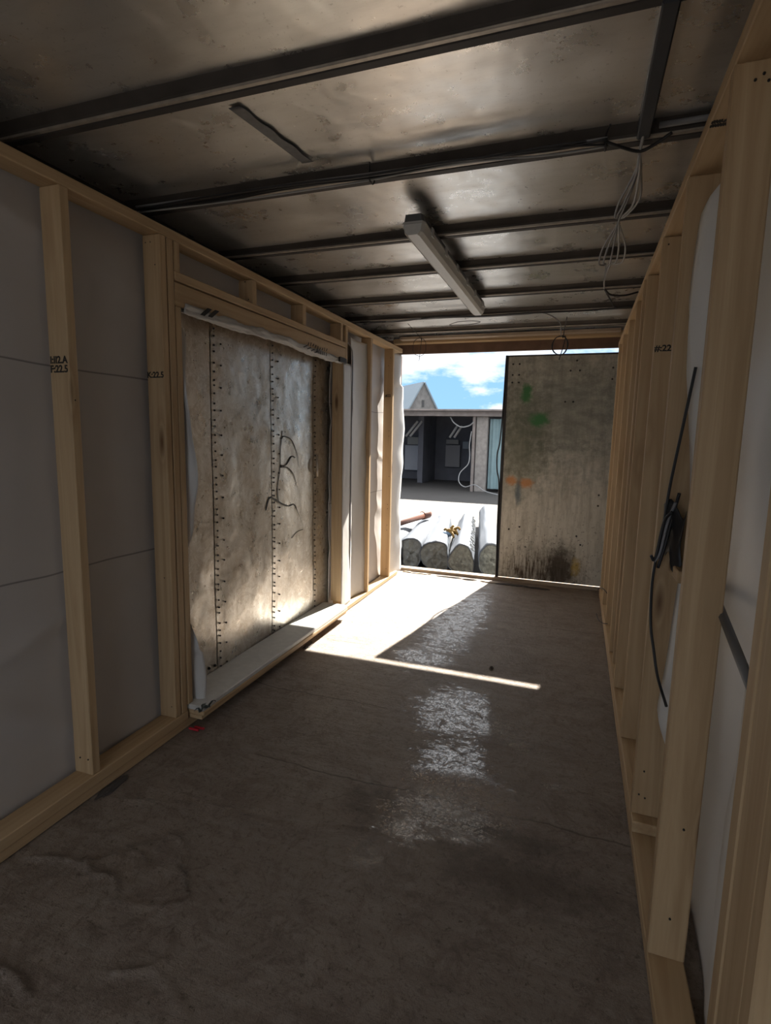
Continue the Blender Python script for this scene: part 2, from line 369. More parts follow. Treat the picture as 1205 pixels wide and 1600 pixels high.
# end door leaf, closed
d = empty('door_1', (-.18, 5.38, 0)); tag(d, kind='structure')
link('door_panel', box(-.685, .31, 5.366, 5.392, .035, 2.176, .002), ENDD, d)
bm = bmesh.new(); bx(bm, -.712, -.683, 5.358, 5.395, .02, 2.182, .003); link('edge_frame', bm, DARK, d)
bm = bmesh.new(); bx(bm, -.684, .31, 5.362, 5.394, 2.168, 2.182, .002); link('top_frame', bm, DARK, d)
for x, z in ((-.64, 2.10), (-.58, 2.10), (-.64, 2.0), (-.58, 2.0), (-.64, 1.93), (-.58, 1.93), (-.07, 2.12), (-.12, 2.03), (-.04, 2.03), (-.15, 1.75), (-.08, 1.75), (.24, 2.05), (.24, 1.95), (.2, .9), (.2, .8), (-.5, .55), (-.6, .52), (.03, .5), (.07, .42)):
    bm = bmesh.new(); bmesh.ops.create_uvsphere(bm, u_segments=8, v_segments=5, radius=.009, matrix=Matrix.Translation((x, 5.364, z))); link('rivet_head', bm, DARK, d)
P = [(-.705, 5.35, 2.15), (-.712, 5.35, 1.7), (-.725, 5.345, 1.38), (-.745, 5.34, 1.25), (-.74, 5.34, 1.1), (-.715, 5.348, .95), (-.71, 5.35, .5), (-.70, 5.35, .05)]
link('rubber_seal', tube(bmesh.new(), P, .007), BLACK, d)
# threshold
bm = bmesh.new(); bx(bm, -1.76, .31, 5.335, 5.43, .0, .028, .003); t = link('trim_1', bm, WXG); tag(t, kind='structure')

SCUFF = flat('grey_scuff', (.10, .10, .10), .7)
# side doors of the container, closed, seen through the framed opening
d = empty('door_2', (-1.82, 2.9, .05)); tag(d, kind='structure')
def panel_bm(y0, y1):
    b = sheet(fr(y0, y1, .03), fr(.03, 2.12, .03), lambda u, v: Vector((-1.803+.008*nz3(u*2.2, v*1.6, 1)+.003*nz3(u*5, v*4, 2), u, v)), None, 0)
    return b
for y0, y1 in ((1.86, 2.372), (2.380, 2.950), (2.958, 3.520), (3.528, 3.90)):
    b = panel_bm(y0, y1); bx(b, -1.86, -1.83, y0, y1, .03, 2.12)
    link('door_panel', b, PANEL, d)
b = bmesh.new()
for y in (2.376, 2.954, 3.524): bx(b, -1.83, -1.812, y-.006, y+.006, .03, 2.12)
link('seam_strip', b, BLACK, d)
b = bmesh.new(); rnd = random.Random(3)
for y in (2.40, 2.455, 2.975, 3.04, 3.545):
    n = 44 if y in (2.40, 2.975, 3.545) else 16
    for i in range(n):
        z = .12+i*(1.85/n)+rnd.uniform(-.01, .01)
        bmesh.ops.create_uvsphere(b, u_segments=6, v_segments=4, radius=.0055, matrix=Matrix.Translation((-1.798+.008*nz3(y*2.2, z*1.6, 1)+.003*nz3(y*5, z*4, 2), y, z)))
for i in range(9):
    bmesh.ops.create_uvsphere(b, u_segments=6, v_segments=4, radius=.008, matrix=Matrix.Translation((-1.797, 1.95+i*.05, .17-.004*i)))
tag(link('rivet_heads', b, DARK, d), kind='stuff')
def px(y, z): return -1.800+.008*nz3(y*2.2, z*1.6, 1)+.003*nz3(y*5, z*4, 2)
b = bmesh.new()
def scr(P, r):
    b = tube(bmesh.new(), [(px(y, z), y, z) for y, z in P], (lambda t: (r(t) if callable(r) else r)*.62), 5); link('scuff_mark', b, SCUFF, d)
scr([(3.09, 1.42), (3.06, 1.30), (3.055, 1.18), (3.02, 1.06), (3.03, .97)], .0035)
scr([(3.07, 1.37), (3.11, 1.385), (3.20, 1.36), (3.27, 1.28), (3.31, 1.17)], lambda t: .0075*(1-t)+.001)
scr([(3.06, 1.20), (3.13, 1.20), (3.20, 1.25), (3.25, 1.245)], .007)
scr([(3.06, 1.19), (3.15, 1.18), (3.23, 1.13), (3.28, 1.04)], lambda t: .009*(1-t)+.001)
scr([(2.88, .93), (2.92, 1.0), (2.98, .99), (3.07, .95), (3.16, .925), (3.24, .925), (3.30, .85), (3.37, .76)], lambda t: .009*math.sin(math.pi*min(1, t+.12))+.001)
scr([(3.20, .70), (3.28, .73), (3.36, .735)], .003)
b = tube(bmesh.new(), [(-1.795+.003, 3.57, 1.10), (-1.775, 3.535, 1.13), (-1.768, 3.52, 1.17), (-1.775, 3.53, 1.22), (-1.795, 3.57, 1.25)], .008); link('ring_handle', b, LIP, d)

# ---------------------------------------------------------------- ceiling beams
def beam(y, w, i, lab):
    o = empty('ceiling_beam', (-.75, y, ZC)); tag(o, lab, 'beam', 'steel beams across the ceiling')
    x0, x1 = -1.89, .44
    b = bmesh.new(); pf = [(y-.045, ZC+.012), (y-.008, 2.342), (y-.008, 2.334), (y+w, 2.334), (y+w, ZC+.012)]
    A = [b.verts.new((x0, p, q)) for p, q in pf]; B = [b.verts.new((x1, p, q)) for p, q in pf]
    b.faces.new(A); b.faces.new(B[::-1])
    for k in range(5): b.faces.new((A[k], B[k], B[(k+1) % 5], A[(k+1) % 5]))
    bmesh.ops.recalc_face_normals(b, faces=b.faces); link('web', b, BEAM, o)
    b = box(x0, x1, y-.010, y+.006, 2.326, 2.334, .002); link('bright_edge', b, LIP, o)
    b = box(x0, x1, y+.006, y+w+.002, 2.324, 2.334, .002); link('flange', b, DARK, o)
BL = ['thick dark steel ceiling beam, nearest the top of the photo', 'dark ceiling beam carrying the thick bundle of black and grey cables',
      'dark ceiling beam just behind the near end of the lamp', 'dark ceiling beam crossing above the middle of the lamp', 'dark ceiling beam crossing near the far end of the lamp',
      'ceiling beam with thin cables running along it beyond the lamp', 'last steel ceiling beam before the end door header']
for i, (y, w) in enumerate([(1.385, .032), (1.978, .036), (2.602, .032), (3.13, .03), (3.73, .03), (4.285, .03), (4.86, .03)]): beam(y, w, i, BL[i])

# ---------------------------------------------------------------- timber frames
G_L, G_R = 'studs of the left-hand frame', 'studs of the right-hand frame'
def stamp(parent, x, y, z, txt, face, h=.034):
    cu = bpy.data.curves.new('stamp', 'FONT'); cu.body = txt; cu.size = h; cu.extrude = .0004; cu.offset = .0011; cu.align_x = 'CENTER'; cu.space_line = .9
    t = bpy.data.objects.new('t', cu); COL.objects.link(t); dg = bpy.context.evaluated_depsgraph_get(); me = bpy.data.meshes.new_from_object(t.evaluated_get(dg)); COL.objects.unlink(t); bpy.data.objects.remove(t)
    R = Matrix.Rotation(math.pi/2, 4, 'X') if face == 'y' else Matrix.Identity(4)
    if face == 'down': R = Matrix.Rotation(math.pi, 4, 'X')
    me.transform(Matrix.Translation((x, y, z)) @ R @ Matrix.Diagonal((1, 1, 1, 1)))
    me.materials.append(INK); o = bpy.data.objects.new('grade_stamp', me); COL.objects.link(o); o.parent = parent; o.location = -Vector(parent.location); tag(o, 'small black ink stamp')
def nails(parent, pts, face='y'):
    for p in pts:
        b = bmesh.new(); bmesh.ops.create_uvsphere(b, u_segments=6, v_segments=4, radius=.0035, matrix=Matrix.Translation(p)); link('nail_head', b, INK, parent)
def stud(x0, x1, y0, y1, z0, z1, lab, grp, mat=WZ, name='wall_stud', cat='stud', st=None, nl=None, tilt=0):
    o = link(name, box(x0, x1, y0, y1, z0, z1, .0035), mat, None, False, ((x0+x1)/2, y0, z0)); tag(o, lab, cat, grp)
    if tilt: o.rotation_euler.y = tilt
    if st: stamp(o, (x0+x1)/2, y0-.0006, st[0], st[1], 'y')
    if nl: nails(o, nl)
    return o
XL0, XL1 = -1.762, -1.673
PB = .086
stud(XL0, XL1, 1.437, 1.475, PB, 2.2, 'single pine stud nearest the camera on the left wall, with membrane on both sides', G_L, st=(1.625, 'I:II2.A\nF:22.5'), nl=[(-1.675+.001, 1.455, 1.5), (-1.69, 1.436, .15), (-1.73, 1.436, .15)])
stud(XL0, XL1, .35, .388, PB, 2.2, 'left wall pine stud beside the camera, out of frame', G_L)
stud(XL0, XL1, 1.895, 1.932, PB, 2.2, 'near one of the two pine studs nailed together before the framed opening', G_L, st=(1.625, 'K:22.5'), nl=[(-1.745, 1.8965, 2.17), (-1.72, 1.8965, 2.17), (-1.70, 1.8965, 2.08), (-1.71, 1.8965, .75), (-1.695, 1.8965, .14)])
stud(XL0, XL1, 1.938, 1.976, PB, 2.2, 'far one of the two nailed-together pine studs, touching the lintel end', G_L)
stud(XL0, XL1, 1.980, 2.016, .112, 1.935, 'jack stud under the near end of the lintel, half behind torn membrane', G_L, name='jack_stud')
LC = 'short studs above the lintel'
stud(XL0, XL1, 1.980, 2.016, 2.077, 2.2, 'short cripple stud above the near end of the lintel, against the double stud', LC, name='cripple_stud')
stud(XL0, XL1, 2.573, 2.611, 2.077, 2.2, 'first free-standing short cripple stud above the lintel', LC, name='cripple_stud', nl=[(-1.72, 2.572, 2.19), (-1.70, 2.572, 2.10)])
stud(XL0, XL1, 3.130, 3.168, 2.077, 2.2, 'middle free-standing short cripple stud above the lintel', LC, name='cripple_stud')
stud(XL0, XL1, 3.700, 3.738, 2.077, 2.2, 'farthest short cripple stud above the lintel, beside a narrow gap', LC, name='cripple_stud')
stud(XL0, XL1, 3.745, 3.783, .112, 1.935, 'jack stud under the far end of the lintel, at the far jamb', G_L, name='jack_stud')
stud(XL0, XL1, 3.787, 3.825, .04, 2.2, 'full-height king stud at the far side of the opening, half wrapped in white membrane', G_L)
stud(XL0, XL1, 4.303, 4.341, .04, 2.2, 'left wall stud between the wrapped far jamb and the last stud', G_L)
stud(XL0, XL1, 4.876, 4.914, .04, 2.2, 'last stud of the left wall, right beside the open doorway', G_L, st=(1.765, '#22'), nl=[(-1.70, 4.8755, z) for z in (2.12, 1.45, 1.40, .75, .71, .55, .5, .12)]+[(-1.72, 4.8755, 2.05), (-1.69, 4.8755, 1.02)])
# plates and lintel
def plate(x0, x1, y0, y1, z0, z1, lab, grp, name='timber_plate', cat='plate', mat=WY):
    return tag(link(name, box(x0, x1, y0, y1, z0, z1, .003), mat, None, False, (x0, (y0+y1)/2, z0)), lab, cat, grp)
plate(XL0, XL1, -1.3, 5.15, 2.2, 2.240, 'long pine top plate running along the top of the left wall', 'top plates')
plate(XL0, XL1, -1.3, 3.78, .004, .043, 'lower pine bottom plate lying on the floor along the left wall', 'left bottom plates')
plate(XL0, XL1+.004, -1.3, 1.977, .044, PB, 'upper pine bottom plate the near left studs stand on', 'left bottom plates')
plate(XL0, XL1, 3.785, 5.15, .004, .039, 'short bottom plate under the two far left studs beside the doorway', 'left bottom plates')
plate(XL0-.01, XL1+.004, 1.977, 3.785, 2.040, 2.077, 'flat upper board of the double lintel, carrying the short studs', 'lintel boards', 'lintel_board', 'lintel')
plate(XL0+.05, XL1, 1.977, 3.785, 1.937, 2.034, 'deep lower board of the lintel, partly wrapped in membrane', 'lintel boards', 'lintel_board', 'lintel')
sl = empty('window_sill_board', (-1.69, 2.8, .044)); tag(sl, 'white painted sill board along the bottom of the framed opening, partly sunlit', 'sill')
link('white_board', box(-1.80, -1.592, 1.987, 3.69, .088, .113, .004), SILLW, sl)
link('board_edge', box(-1.80, -1.590, 1.987, 3.69, .066, .0875, .004), WY, sl); link('packing_strip', box(-1.78, -1.605, 1.990, 3.70, .044, .0655, .003), WY, sl)

XR0, XR1 = .260, .349
RL = ['big single pine stud nearest the camera on the right wall, seen top to bottom', 'second single stud of the right wall, standing at the step in the bottom plate',
      'right wall stud with the black ink stamp on its side', 'right wall stud just behind the stamped one, with a dark knot low down',
      'fifth single stud of the right wall counted from the camera', 'sixth single stud of the right wall counted from the camera',
      'seventh single stud of the right wall counted from the camera', 'farthest right wall stud, against the closed end door']
for i in range(8):
    y = 1.445+.5262*i if i < 7 else 5.06
    z0 = .041 if i == 0 else .083
    st = (1.762, '#:22.1') if i == 2 else None
    nl = [[(.30, y-.0005, 2.16), (.315, y-.0005, 2.17), (.325, y-.0005, 2.155), (.305, y-.0005, .16), (.315, y-.0005, .42)],
          [(.28, y-.0005, .16), (.30, y-.0005, .15), (.29, y-.0005, .25)], [(.28, y-.0005, 2.17), (.33, y-.0005, 2.17)]][i] if i < 3 else None
    stud(XR0, XR1, y, y+.038, z0, 2.2, RL[i], G_R, st=st, nl=nl)
stud(XR0, XR1, .872, .910, .041, 2.2, 'left stud of the bundle at the right edge of the photo', 'bundled studs beside the camera')
stud(XR0+.001, XR0+.040, .781, .869, .041, 2.2, 'broad flat-turned stud in the middle of the bundle at the right edge', 'bundled studs beside the camera')
stud(XR0-.001, XR1, .739, .777, .041, 2.2, 'nearest stud of the bundle at the right edge of the photo', 'bundled studs beside the camera')
stud(XR0, XR1, .25, .288, .041, 2.2, 'right wall stud beside the camera, out of frame', G_R)
stud(XR0-.012, XR0+.07, 3.0625, 3.10, .20, 2.19, 'extra board nailed beside a far right stud, ending short above the floor', None, name='spacer_board', cat='board')
p = plate(XR0, XR1, -1.3, 5.2, 2.2, 2.240, 'long pine top plate along the top of the right wall', 'top plates')
stamp(p, .305, 1.68, 2.1995, '##.#####\n#####.##', 'down', .02)
plate(XR0, XR1, -1.3, 5.2, .003, .041, 'lower pine bottom plate along the right wall floor edge', 'right bottom plates')
plate(XR0, XR1, 1.925, 5.2, .042, .083, 'upper right bottom plate that begins under the second stud', 'right bottom plates')
ng = stud(XR0+.045, XR1, 1.80, 1.970, .975, 1.012, 'short pine block fixed across between two right studs below the cable tangle', None, WY, 'nogging', 'block')
# header timber at the far end
tag(link('header_timber', box(-1.80, .30, 5.235, 5.325, 2.305, 2.350, .003), WX, None, False, (-.75, 5.28, 2.3)), 'pale timber fixed across the ceiling above the end doorway', 'timber')
tag(link('grey_board', box(-1.70, .27, 5.13, 5.225, 2.325, 2.350, .003), WXG, None, False, (-.75, 5.17, 2.3)), 'grey weathered board under the ceiling just before the header timber', 'board')

# ---------------------------------------------------------------- membranes
def lx(y, z):
    w = .007*nz3(y*2.0, z*1.4, 3)+.010*nz3(y*1.2+z*2.2, z*2.5-y*.6, 9)+.003*nz3(y*7+z*5, z*9, 5)
    w += .009*math.exp(-((z-.32-.30*math.sin(y*2.3))/.05)**2)+.008*math.exp(-((z-.62-.35*(y-1.2))/.04)**2)+.007*math.exp(-((z-2.05+.25*(y-1.5))/.03)**2)+.006*math.exp(-((z-1.35+.2*(y-1.7))/.05)**2)
    return min(-1.764, -1.784+w)
def keepL(y, z): return not (1.99 < y < 3.745 and .03 < z < 1.99)
bm = sheet(fr(-1.3, 5.12, .025), fr(.03, 2.235, .02), lambda y, z: Vector((lx(y, z)-.012*math.exp(-((z-2.2)/.06)**2), y, z)), keepL)
tag(link('breather_membrane', bm, MEM_L), 'large pale breather membrane sheet stretched behind the left wall studs', 'membrane', 'wall membranes')
def rx(y, z):
    w = .030*nz3(y*1.5+z*.7, z*1.1, 13)+.022*nz3(y*2.6-z*1.8, z*2.0+y, 19)
    # big hanging fold next to the nearest single stud
    w += -.045*math.exp(-((y-1.16-.10*math.sin(z*2.6))/.07)**2)*math.exp(-((z-1.15)/.75)**2)
    w += -.030*math.exp(-((y-1.30+.2*(z-.2))/.05)**2)*math.exp(-((z-.45)/.35)**2)
    w += -.085*math.exp(-((y-1.93)/.075)**2)*(.75+.25/(1+math.exp(-(z-1.55)*9)))*(1.5)
    w += .03*math.sin(y*9+z*2.2)*math.exp(-((z-1.0)/.7)**2)
    e_ = 1/(1+math.exp((z-.38)*22))+1/(1+math.exp(-(z-2.14)*60))
    lim = .356 if not 1.78 < y < 1.968 else min(.356, .302+.010*math.sin(z*6)+.07*e_)
    return min(.445, max(lim, .395+w))
def keepR(y, z):
    return not (1.70 < y < 1.96 and .93+.05*math.sin(y*20) < z < 1.22+.04*math.sin(y*31))
bm = sheet(fr(-1.3, 5.2, .03), fr(.0, 2.236, .025), lambda y, z: Vector((rx(y, z), y, z)), keepR)
tag(link('white_membrane', bm, MEM_R), 'white baggy membrane hanging in folds behind the right wall studs', 'membrane', 'wall membranes')
# wrap round the far jamb
bm = sheet(fr(0, 1, .1), fr(.06, 1.93, .02), lambda u, z: Vector((XL1+.004+.002*nz3(z*9, u*5, 1)-(.02*max(0, u-.55)), 3.742+u*.20, z)))
tag(link('jamb_membrane', bm, MEM_W), 'narrow strip of white membrane wrapped over the far jamb studs of the opening', 'membrane')
b = tube(bmesh.new(), [(-1.70, 3.84, 2.10), (-1.672, 3.88, 2.06), (-1.668, 3.91, 1.95), (-1.672, 3.91, 1.5), (-1.67, 3.905, 1.0), (-1.672, 3.91, .5), (-1.69, 3.93, .1)], .005)
tag(link('thin_cable', b, CABG), 'thin grey cable running straight down beside the wrapped far jamb', 'cable')
bm = sheet(fr(0, 1, .1), fr(.045, 2.15, .02), lambda u, z: Vector((-1.70-.06*u*(1-u)*2-.02*math.sin(3*z)*(1-u)+.008*nz3(u*3, z*4, 1), 3.945+u*.35, z)))
tag(link('bay_membrane', bm, MEM_W), 'white membrane bulging out between the wrapped far jamb and the next left stud', 'membrane')
# end flap at the doorway
def flapend(z): return 5.23+.035*math.sin(z*5+1)+.02*nz3(z*6, 0, 3)-(.08 if 1.9 < z else 0)
bm = sheet(fr(0, 1, .1), fr(.02, 2.18, .02), lambda u, z: Vector((-1.76+.085*math.sin(u*math.pi*.5)+.012*nz3(z*5, u*2, 7)*u, 4.92+u*(flapend(z)-4.92), z)))
tag(link('doorway_membrane', bm, MEM_W), 'ragged white membrane flap past the last left stud at the doorway edge', 'membrane')
# near jamb flap
def flap(u, z):
    w = .030+.022*math.sin(z*7.5+.6)+.012*nz3(z*6, 1, 5)+(.03 if z < .35 else 0)
    return Vector((-1.775+.105*u+u*(.034*math.sin(z*5.2+1.0)+.012*nz3(z*7, u, 2)), 2.022+.018*math.sin(u*5+z*8)*u+w*.6*u, z))
bm = sheet(fr(0, 1, .07), fr(.10, 1.86, .02), flap)
fl = link('jamb_flap', bm, MEM_W); tag(fl, 'loose wavy membrane flap hanging down the near jamb of the opening', 'membrane')
for z in (1.80, 1.775): link('black_tape', box(-1.745, -1.690, 2.005, 2.019, z-.008, z+.006), INK, fl)
# lintel roll
def roll_l(u, y):
    a = u*1.45*math.pi; r = .018+.010*nz3(y*7, a*1.3, 3)+.006*nz3(y*24, a*3, 8)
    zc = 1.945+.004*math.sin(y*5)
    return Vector((-1.680+.010*nz3(y*5, 3, 1)+math.cos(a-.6)*r*.85, y, zc-.004+math.sin(-(a-.9))*r*1.3))
bm = sheet(fr(0, 1, .05), fr(2.03, 3.76, .015), roll_l)
rl = link('lintel_wrap', bm, flat('crumpled_wrap', (.40, .385, .365), .5, 0, .12, 20, .3)); tag(rl, 'crumpled membrane roll stapled along the underside of the lintel, printed black', 'membrane')
b = bmesh.new(); rnd = random.Random(5)
def mk(y, z, wy, wz, ang):
    x = -1.6535; c, s_ = math.cos(ang), math.sin(ang)
    vs = [b.verts.new((x+dx, y+a*c-d_*s_, z+a*s_+d_*c)) for dx in (0, .0015) for a, d_ in ((-wy, -wz), (wy, -wz), (wy, wz), (-wy, wz))]
    for q in ((3, 2, 1, 0), (4, 5, 6, 7), (0, 1, 5, 4), (1, 2, 6, 5), (2, 3, 7, 6), (3, 0, 4, 7)): b.faces.new([vs[i] for i in q])
for i in range(9): mk(3.16+i*.033, 1.965+.004*math.sin(i), .012, .0035, 1.0+.3*math.sin(i*2))
for i in range(4): mk(3.12+i*.05, 1.945-.004*i, .026, .003, .35)
for i in range(6): mk(3.28+i*.028, 1.94, .012, .0045, 1.45+.2*math.sin(i*3))
tag(link('printed_marks', b, INK, rl), kind='stuff')
b = bmesh.new()
for y, dz in ((2.115, 0), (2.17, .004)):
    b = bmesh.new(); vs = [b.verts.new(p) for p in ((-1.652, y, 1.925+dz), (-1.652, y+.03, 1.925+dz), (-1.652, y+.085, 1.965+dz), (-1.652, y+.055, 1.965+dz), (-1.655, y, 1.925+dz), (-1.655, y+.03, 1.925+dz), (-1.655, y+.085, 1.965+dz), (-1.655, y+.055, 1.965+dz))]
    for q in ((0, 1, 2, 3), (7, 6, 5, 4), (0, 4, 5, 1), (1, 5, 6, 2), (2, 6, 7, 3), (3, 7, 4, 0)): b.faces.new([vs[i] for i in q])
    link('black_stripe', b, INK, rl)
link('black_tape', box(-1.664, -1.650, 3.64, 3.76, 1.920, 1.955, .003), INK, rl)
bm = sheet(fr(0, 1, .12), fr(0, 1, .12), lambda u, v: Vector((-1.63+u*.07+.008*math.sin(v*9), 1.965+v*.06+.01*math.sin(u*8), .095+.035*u+.012*math.sin(u*9+v*7))))
tag(link('plastic_scrap', bm, flat('dark_green_plastic', (.07, .09, .085), .5)), 'crumpled dark plastic scrap at the near end of the white sill', 'scrap')

# ---------------------------------------------------------------- lamp
lp = empty('ceiling_lamp', (-.70, 2.95, 2.33)); tag(lp, 'long grey fluorescent batten lamp hanging under the ceiling beams, switched off', 'lamp')
LX0, LX1, LY0, LY1 = -.752, -.652, 2.295, 3.87
def loft(y0, y1, prof, nc=1):
    b = bmesh.new()
    def ring(y, s, dz=0): return [b.verts.new((-.716+(x)*s, y, z+dz)) for x, z in prof]
    R = [ring(y0, .82), ring(y0+.02, 1), ring(y1-.02, 1), ring(y1, .82)]
    for i in range(3):
        for k in range(len(prof)): b.faces.new((R[i][k], R[i][(k+1) % len(prof)], R[i+1][(k+1) % len(prof)], R[i+1][k]))
    b.faces.new(R[0][::-1]); b.faces.new(R[3]); bmesh.ops.recalc_face_normals(b, faces=b.faces); return b
link('base_tray', loft(LY0+.005, LY1-.005, [(-.040, 2.318), (.040, 2.318), (.046, 2.285), (-.046, 2.285)]), flat('dark_grey_tray', (.10, .105, .11), .6), lp)
link('rim', loft(LY0-.002, LY1+.002, [(-.051, 2.287), (.051, 2.287), (.051, 2.279), (-.051, 2.279)]), PLAS, lp)
link('diffuser', loft(LY0+.004, LY1-.004, [(-.048, 2.279), (.048, 2.279), (.040, 2.248), (.024, 2.236), (-.024, 2.236), (-.040, 2.248)]), DIFF, lp)
for k in range(6):
    y = LY0+.13+k*.26
    for s_ in (-1, 1):
        b = bmesh.new(); xx = -.716+s_*.053; bx(b, xx-.003, xx+.003, y-.016, y+.016, 2.262, 2.300, .0015); link('clip', b, PLAS, lp)
for y in (2.62, 3.15): link('bracket', box(-.726, -.706, y-.01, y+.01, 2.316, 2.326), DARK, lp)

# ---------------------------------------------------------------- conduit and cables
tag(link('black_conduit', box(.104, .142, 1.40, 1.965, 2.318, 2.362, .004), flat('blue_black_conduit', (.035, .04, .05), .45), None), 'dark square conduit running along the ceiling between the two nearest beams', 'conduit')
tag(link('pipe_stub', tube(bmesh.new(), [(.165, 1.955, 2.348), (.41, 1.95, 2.348)], .009, 8, False), CABG), 'short grey pipe against the cable-carrying beam at its right end', 'pipe')
def cable(P, r, mat, lab, name='cable', grp=None, n=8):
    o = link(name, tube(bmesh.new(), P, r, 6, True, n), mat); return tag(o, lab, 'cable', grp)
rnd = random.Random(11)
labs = ['thick black cable at the front of the bundle on the second beam', 'black cable sagging lowest in the bundle on the second beam', 'grey cable in the bundle along the second beam',
        'pale cable swinging out from the bundle above the lamp', 'thin black cable hugging the second beam', 'black cable behind the others on the second beam']
for i in range(6):
    P = []
    for k, x in enumerate([-1.80, -1.45, -1.10, -.77, -.45, -.15, .02]):
        am = .012 if k in (3, 6) else .03
        P.append((x, 1.950-.014*(i % 3)+rnd.uniform(-am, am*.3), 2.318-.008*(i//3)+rnd.uniform(-.004, .003)))
    cable(P, [.005, .004, .004, .0035, .003, .005][i], [BLACK, BLACK, CABG, CABW, BLACK, BLACK][i], labs[i], grp='cables on the second beam')
for x, lab in ((-.765, 'black cable tie holding the bundle in the middle of the second beam'), (.015, 'black cable tie near the right end of the cable bundle')):
    b = bmesh.new(); P = [(x, 1.945+.028*math.cos(a), 2.316+.020*math.sin(a)) for a in [i*math.pi/5 for i in range(11)]]; tube(b, P, .003, 5, False); tube(b, [(x, 1.925, 2.33), (x+.01, 1.90, 2.345)], .003, 5, False)
    tag(link('cable_tie', b, BLACK), lab, 'tie')
cable([(.015, 1.93, 2.312), (.06, 1.95, 2.300), (.118, 1.985, 2.296), (.16, 1.96, 2.30), (.20, 1.94, 2.315)], .005, BLACK, 'black cable dipping in a V below the end of the dark conduit')
cable([(.122, 1.93, 2.34), (.121, 1.95, 2.318), (.118, 1.99, 2.298)], .005, CABW, 'short pale cable coming down out of the dark conduit')
for i in range(5):
    o_ = [(-.012, .0), (.01, .0), (.0, .02), (.022, .01), (-.02, .01)][i]
    P = [(.118, 1.99, 2.296), (.125+o_[0]*.4, 2.12, 2.285+o_[1]), (.115+o_[0]*1.6, 2.33, 2.275+o_[1]*1.4), (.095+o_[0], 2.50, 2.295), (.095, 2.62, 2.318),
         (.090+o_[0]*2.2, 2.85, 2.285+o_[1]), (.085+o_[0]*2.6, 3.05, 2.280), (.08+o_[0], 3.16, 2.300), (.072, 3.42, 2.295), (.08, 3.68, 2.312)]
    if i > 2: P = P[:-2]
    cable(P, .0042, [CABG, CABW, CABG, CABW, CABG][i], ['grey hanging cable on the left side of the loose ceiling bunch', 'pale hanging cable in the loose ceiling bunch on the right', 'grey cable hanging highest in the loose ceiling bunch',
          'pale cable looping out to the right of the loose ceiling bunch', 'grey cable looping out to the left of the loose ceiling bunch'][i], grp='loose cables hanging at the right of the ceiling')
cable([(.08, 3.68, 2.312), (.12, 3.74, 2.29), (.20, 3.78, 2.29), (.28, 3.80, 2.31)], .006, BLACK, 'black cable curving right from the end of the loose bunch')
cable([(.08, 3.68, 2.312), (.13, 3.95, 2.305), (.17, 4.18, 2.312), (.26, 4.20, 2.318)], .005, BLACK, 'dark cable continuing from the loose bunch to the far right')
cable([(-1.74, 4.22, 2.31), (-1.45, 4.27, 2.312), (-1.1, 4.20, 2.314), (-.75, 4.24, 2.312), (-.4, 4.22, 2.312), (.0, 4.25, 2.314), (.30, 4.2, 2.314)], .006, BLACK, 'black cable running across the ceiling beyond the lamp')
cable([(-1.74, 4.30, 2.31), (-1.40, 4.24, 2.312), (-1.20, 4.22, 2.314), (-.75, 4.27, 2.312), (-.45, 4.25, 2.31), (-.30, 4.25, 2.31), (-.20, 4.40, 2.27), (-.19, 4.55, 2.20)], .004, CABG, 'grey cable across the ceiling beyond the lamp, bending down towards the coil')
def coil(cx, cyy, cz, r, turns, top, lab, rad=.0035, mat=BLACK):
    P = [top, (top[0]*.5+cx*.5+.004, cyy-.01, (top[2]+cz+r)/2), (cx+.02, cyy, cz+r)]
    n = int(14*turns)
    for i in range(n):
        a = math.pi/2-.3-2*math.pi*i/14; P.append((cx+math.cos(a)*r*(1+.06*math.sin(i*1.7)), cyy+.006*math.sin(i*.9), cz+math.sin(a)*r*1.25*(1+.05*math.cos(i*1.3))))
    P.append((cx+.0, cyy, cz-r*1.9))
    cable(P, rad, mat, lab, 'coiled_cable', None, 4)
coil(-.195, 4.6, 2.135, .058, 3.2, (-.15, 4.45, 2.318), 'tight black cable coil hanging in front of the closed end door')
coil(-1.345, 4.6, 2.16, .060, 1.1, (-1.39, 4.4, 2.318), 'thin dark wire loop hanging above the open doorway', .0022)
cable([(-.98, 4.40, 2.312), (-1.05, 4.45, 2.30), (-.92, 4.47, 2.30), (-.80, 4.42, 2.305), (-.86, 4.38, 2.31), (-.98, 4.40, 2.312)], .003, CABG, 'small flat grey wire loop on the ceiling beyond the lamp')
# right wall cables
cable([(.310, 1.86, 1.62), (.296, 1.89, 1.45), (.280, 1.92, 1.26), (.272, 1.93, 1.12), (.262, 1.935, 1.03), (.256, 1.935, .93), (.262, 1.93, .80), (.275, 1.91, .72), (.29, 1.88, .64), (.31, 1.8, .58)], .0045, BLACK, 'thick black cable drooping between the two nearest right studs')
for i in range(3):
    cable([(.305-.008*i, 1.90, 1.24-.03*i), (.293-.01*i, 1.925, 1.14), (.282-.012*i, 1.93, 1.06-.02*i), (.268-.012*i, 1.93, .99+.02*i)], .005, [BLACK, CABG, BLACK][i],
          ['black wire in the tangle over the pine block', 'grey wire in the tangle over the pine block', 'lowest black wire end of the tangle by the pine block'][i], grp='wire tangle on the right wall')
bm = sheet(fr(0, 1, .12), fr(0, 1, .1), lambda u, v: Vector((.325-.045*u-.008*math.sin(u*5+v*3), 1.86+.085*u+.012*math.sin(v*6), 1.02+.17*v-.03*math.sin(u*6))))
tag(link('black_flap', bm, BLACK), 'torn black plastic flap stuck through the white membrane above the pine block', 'flap')
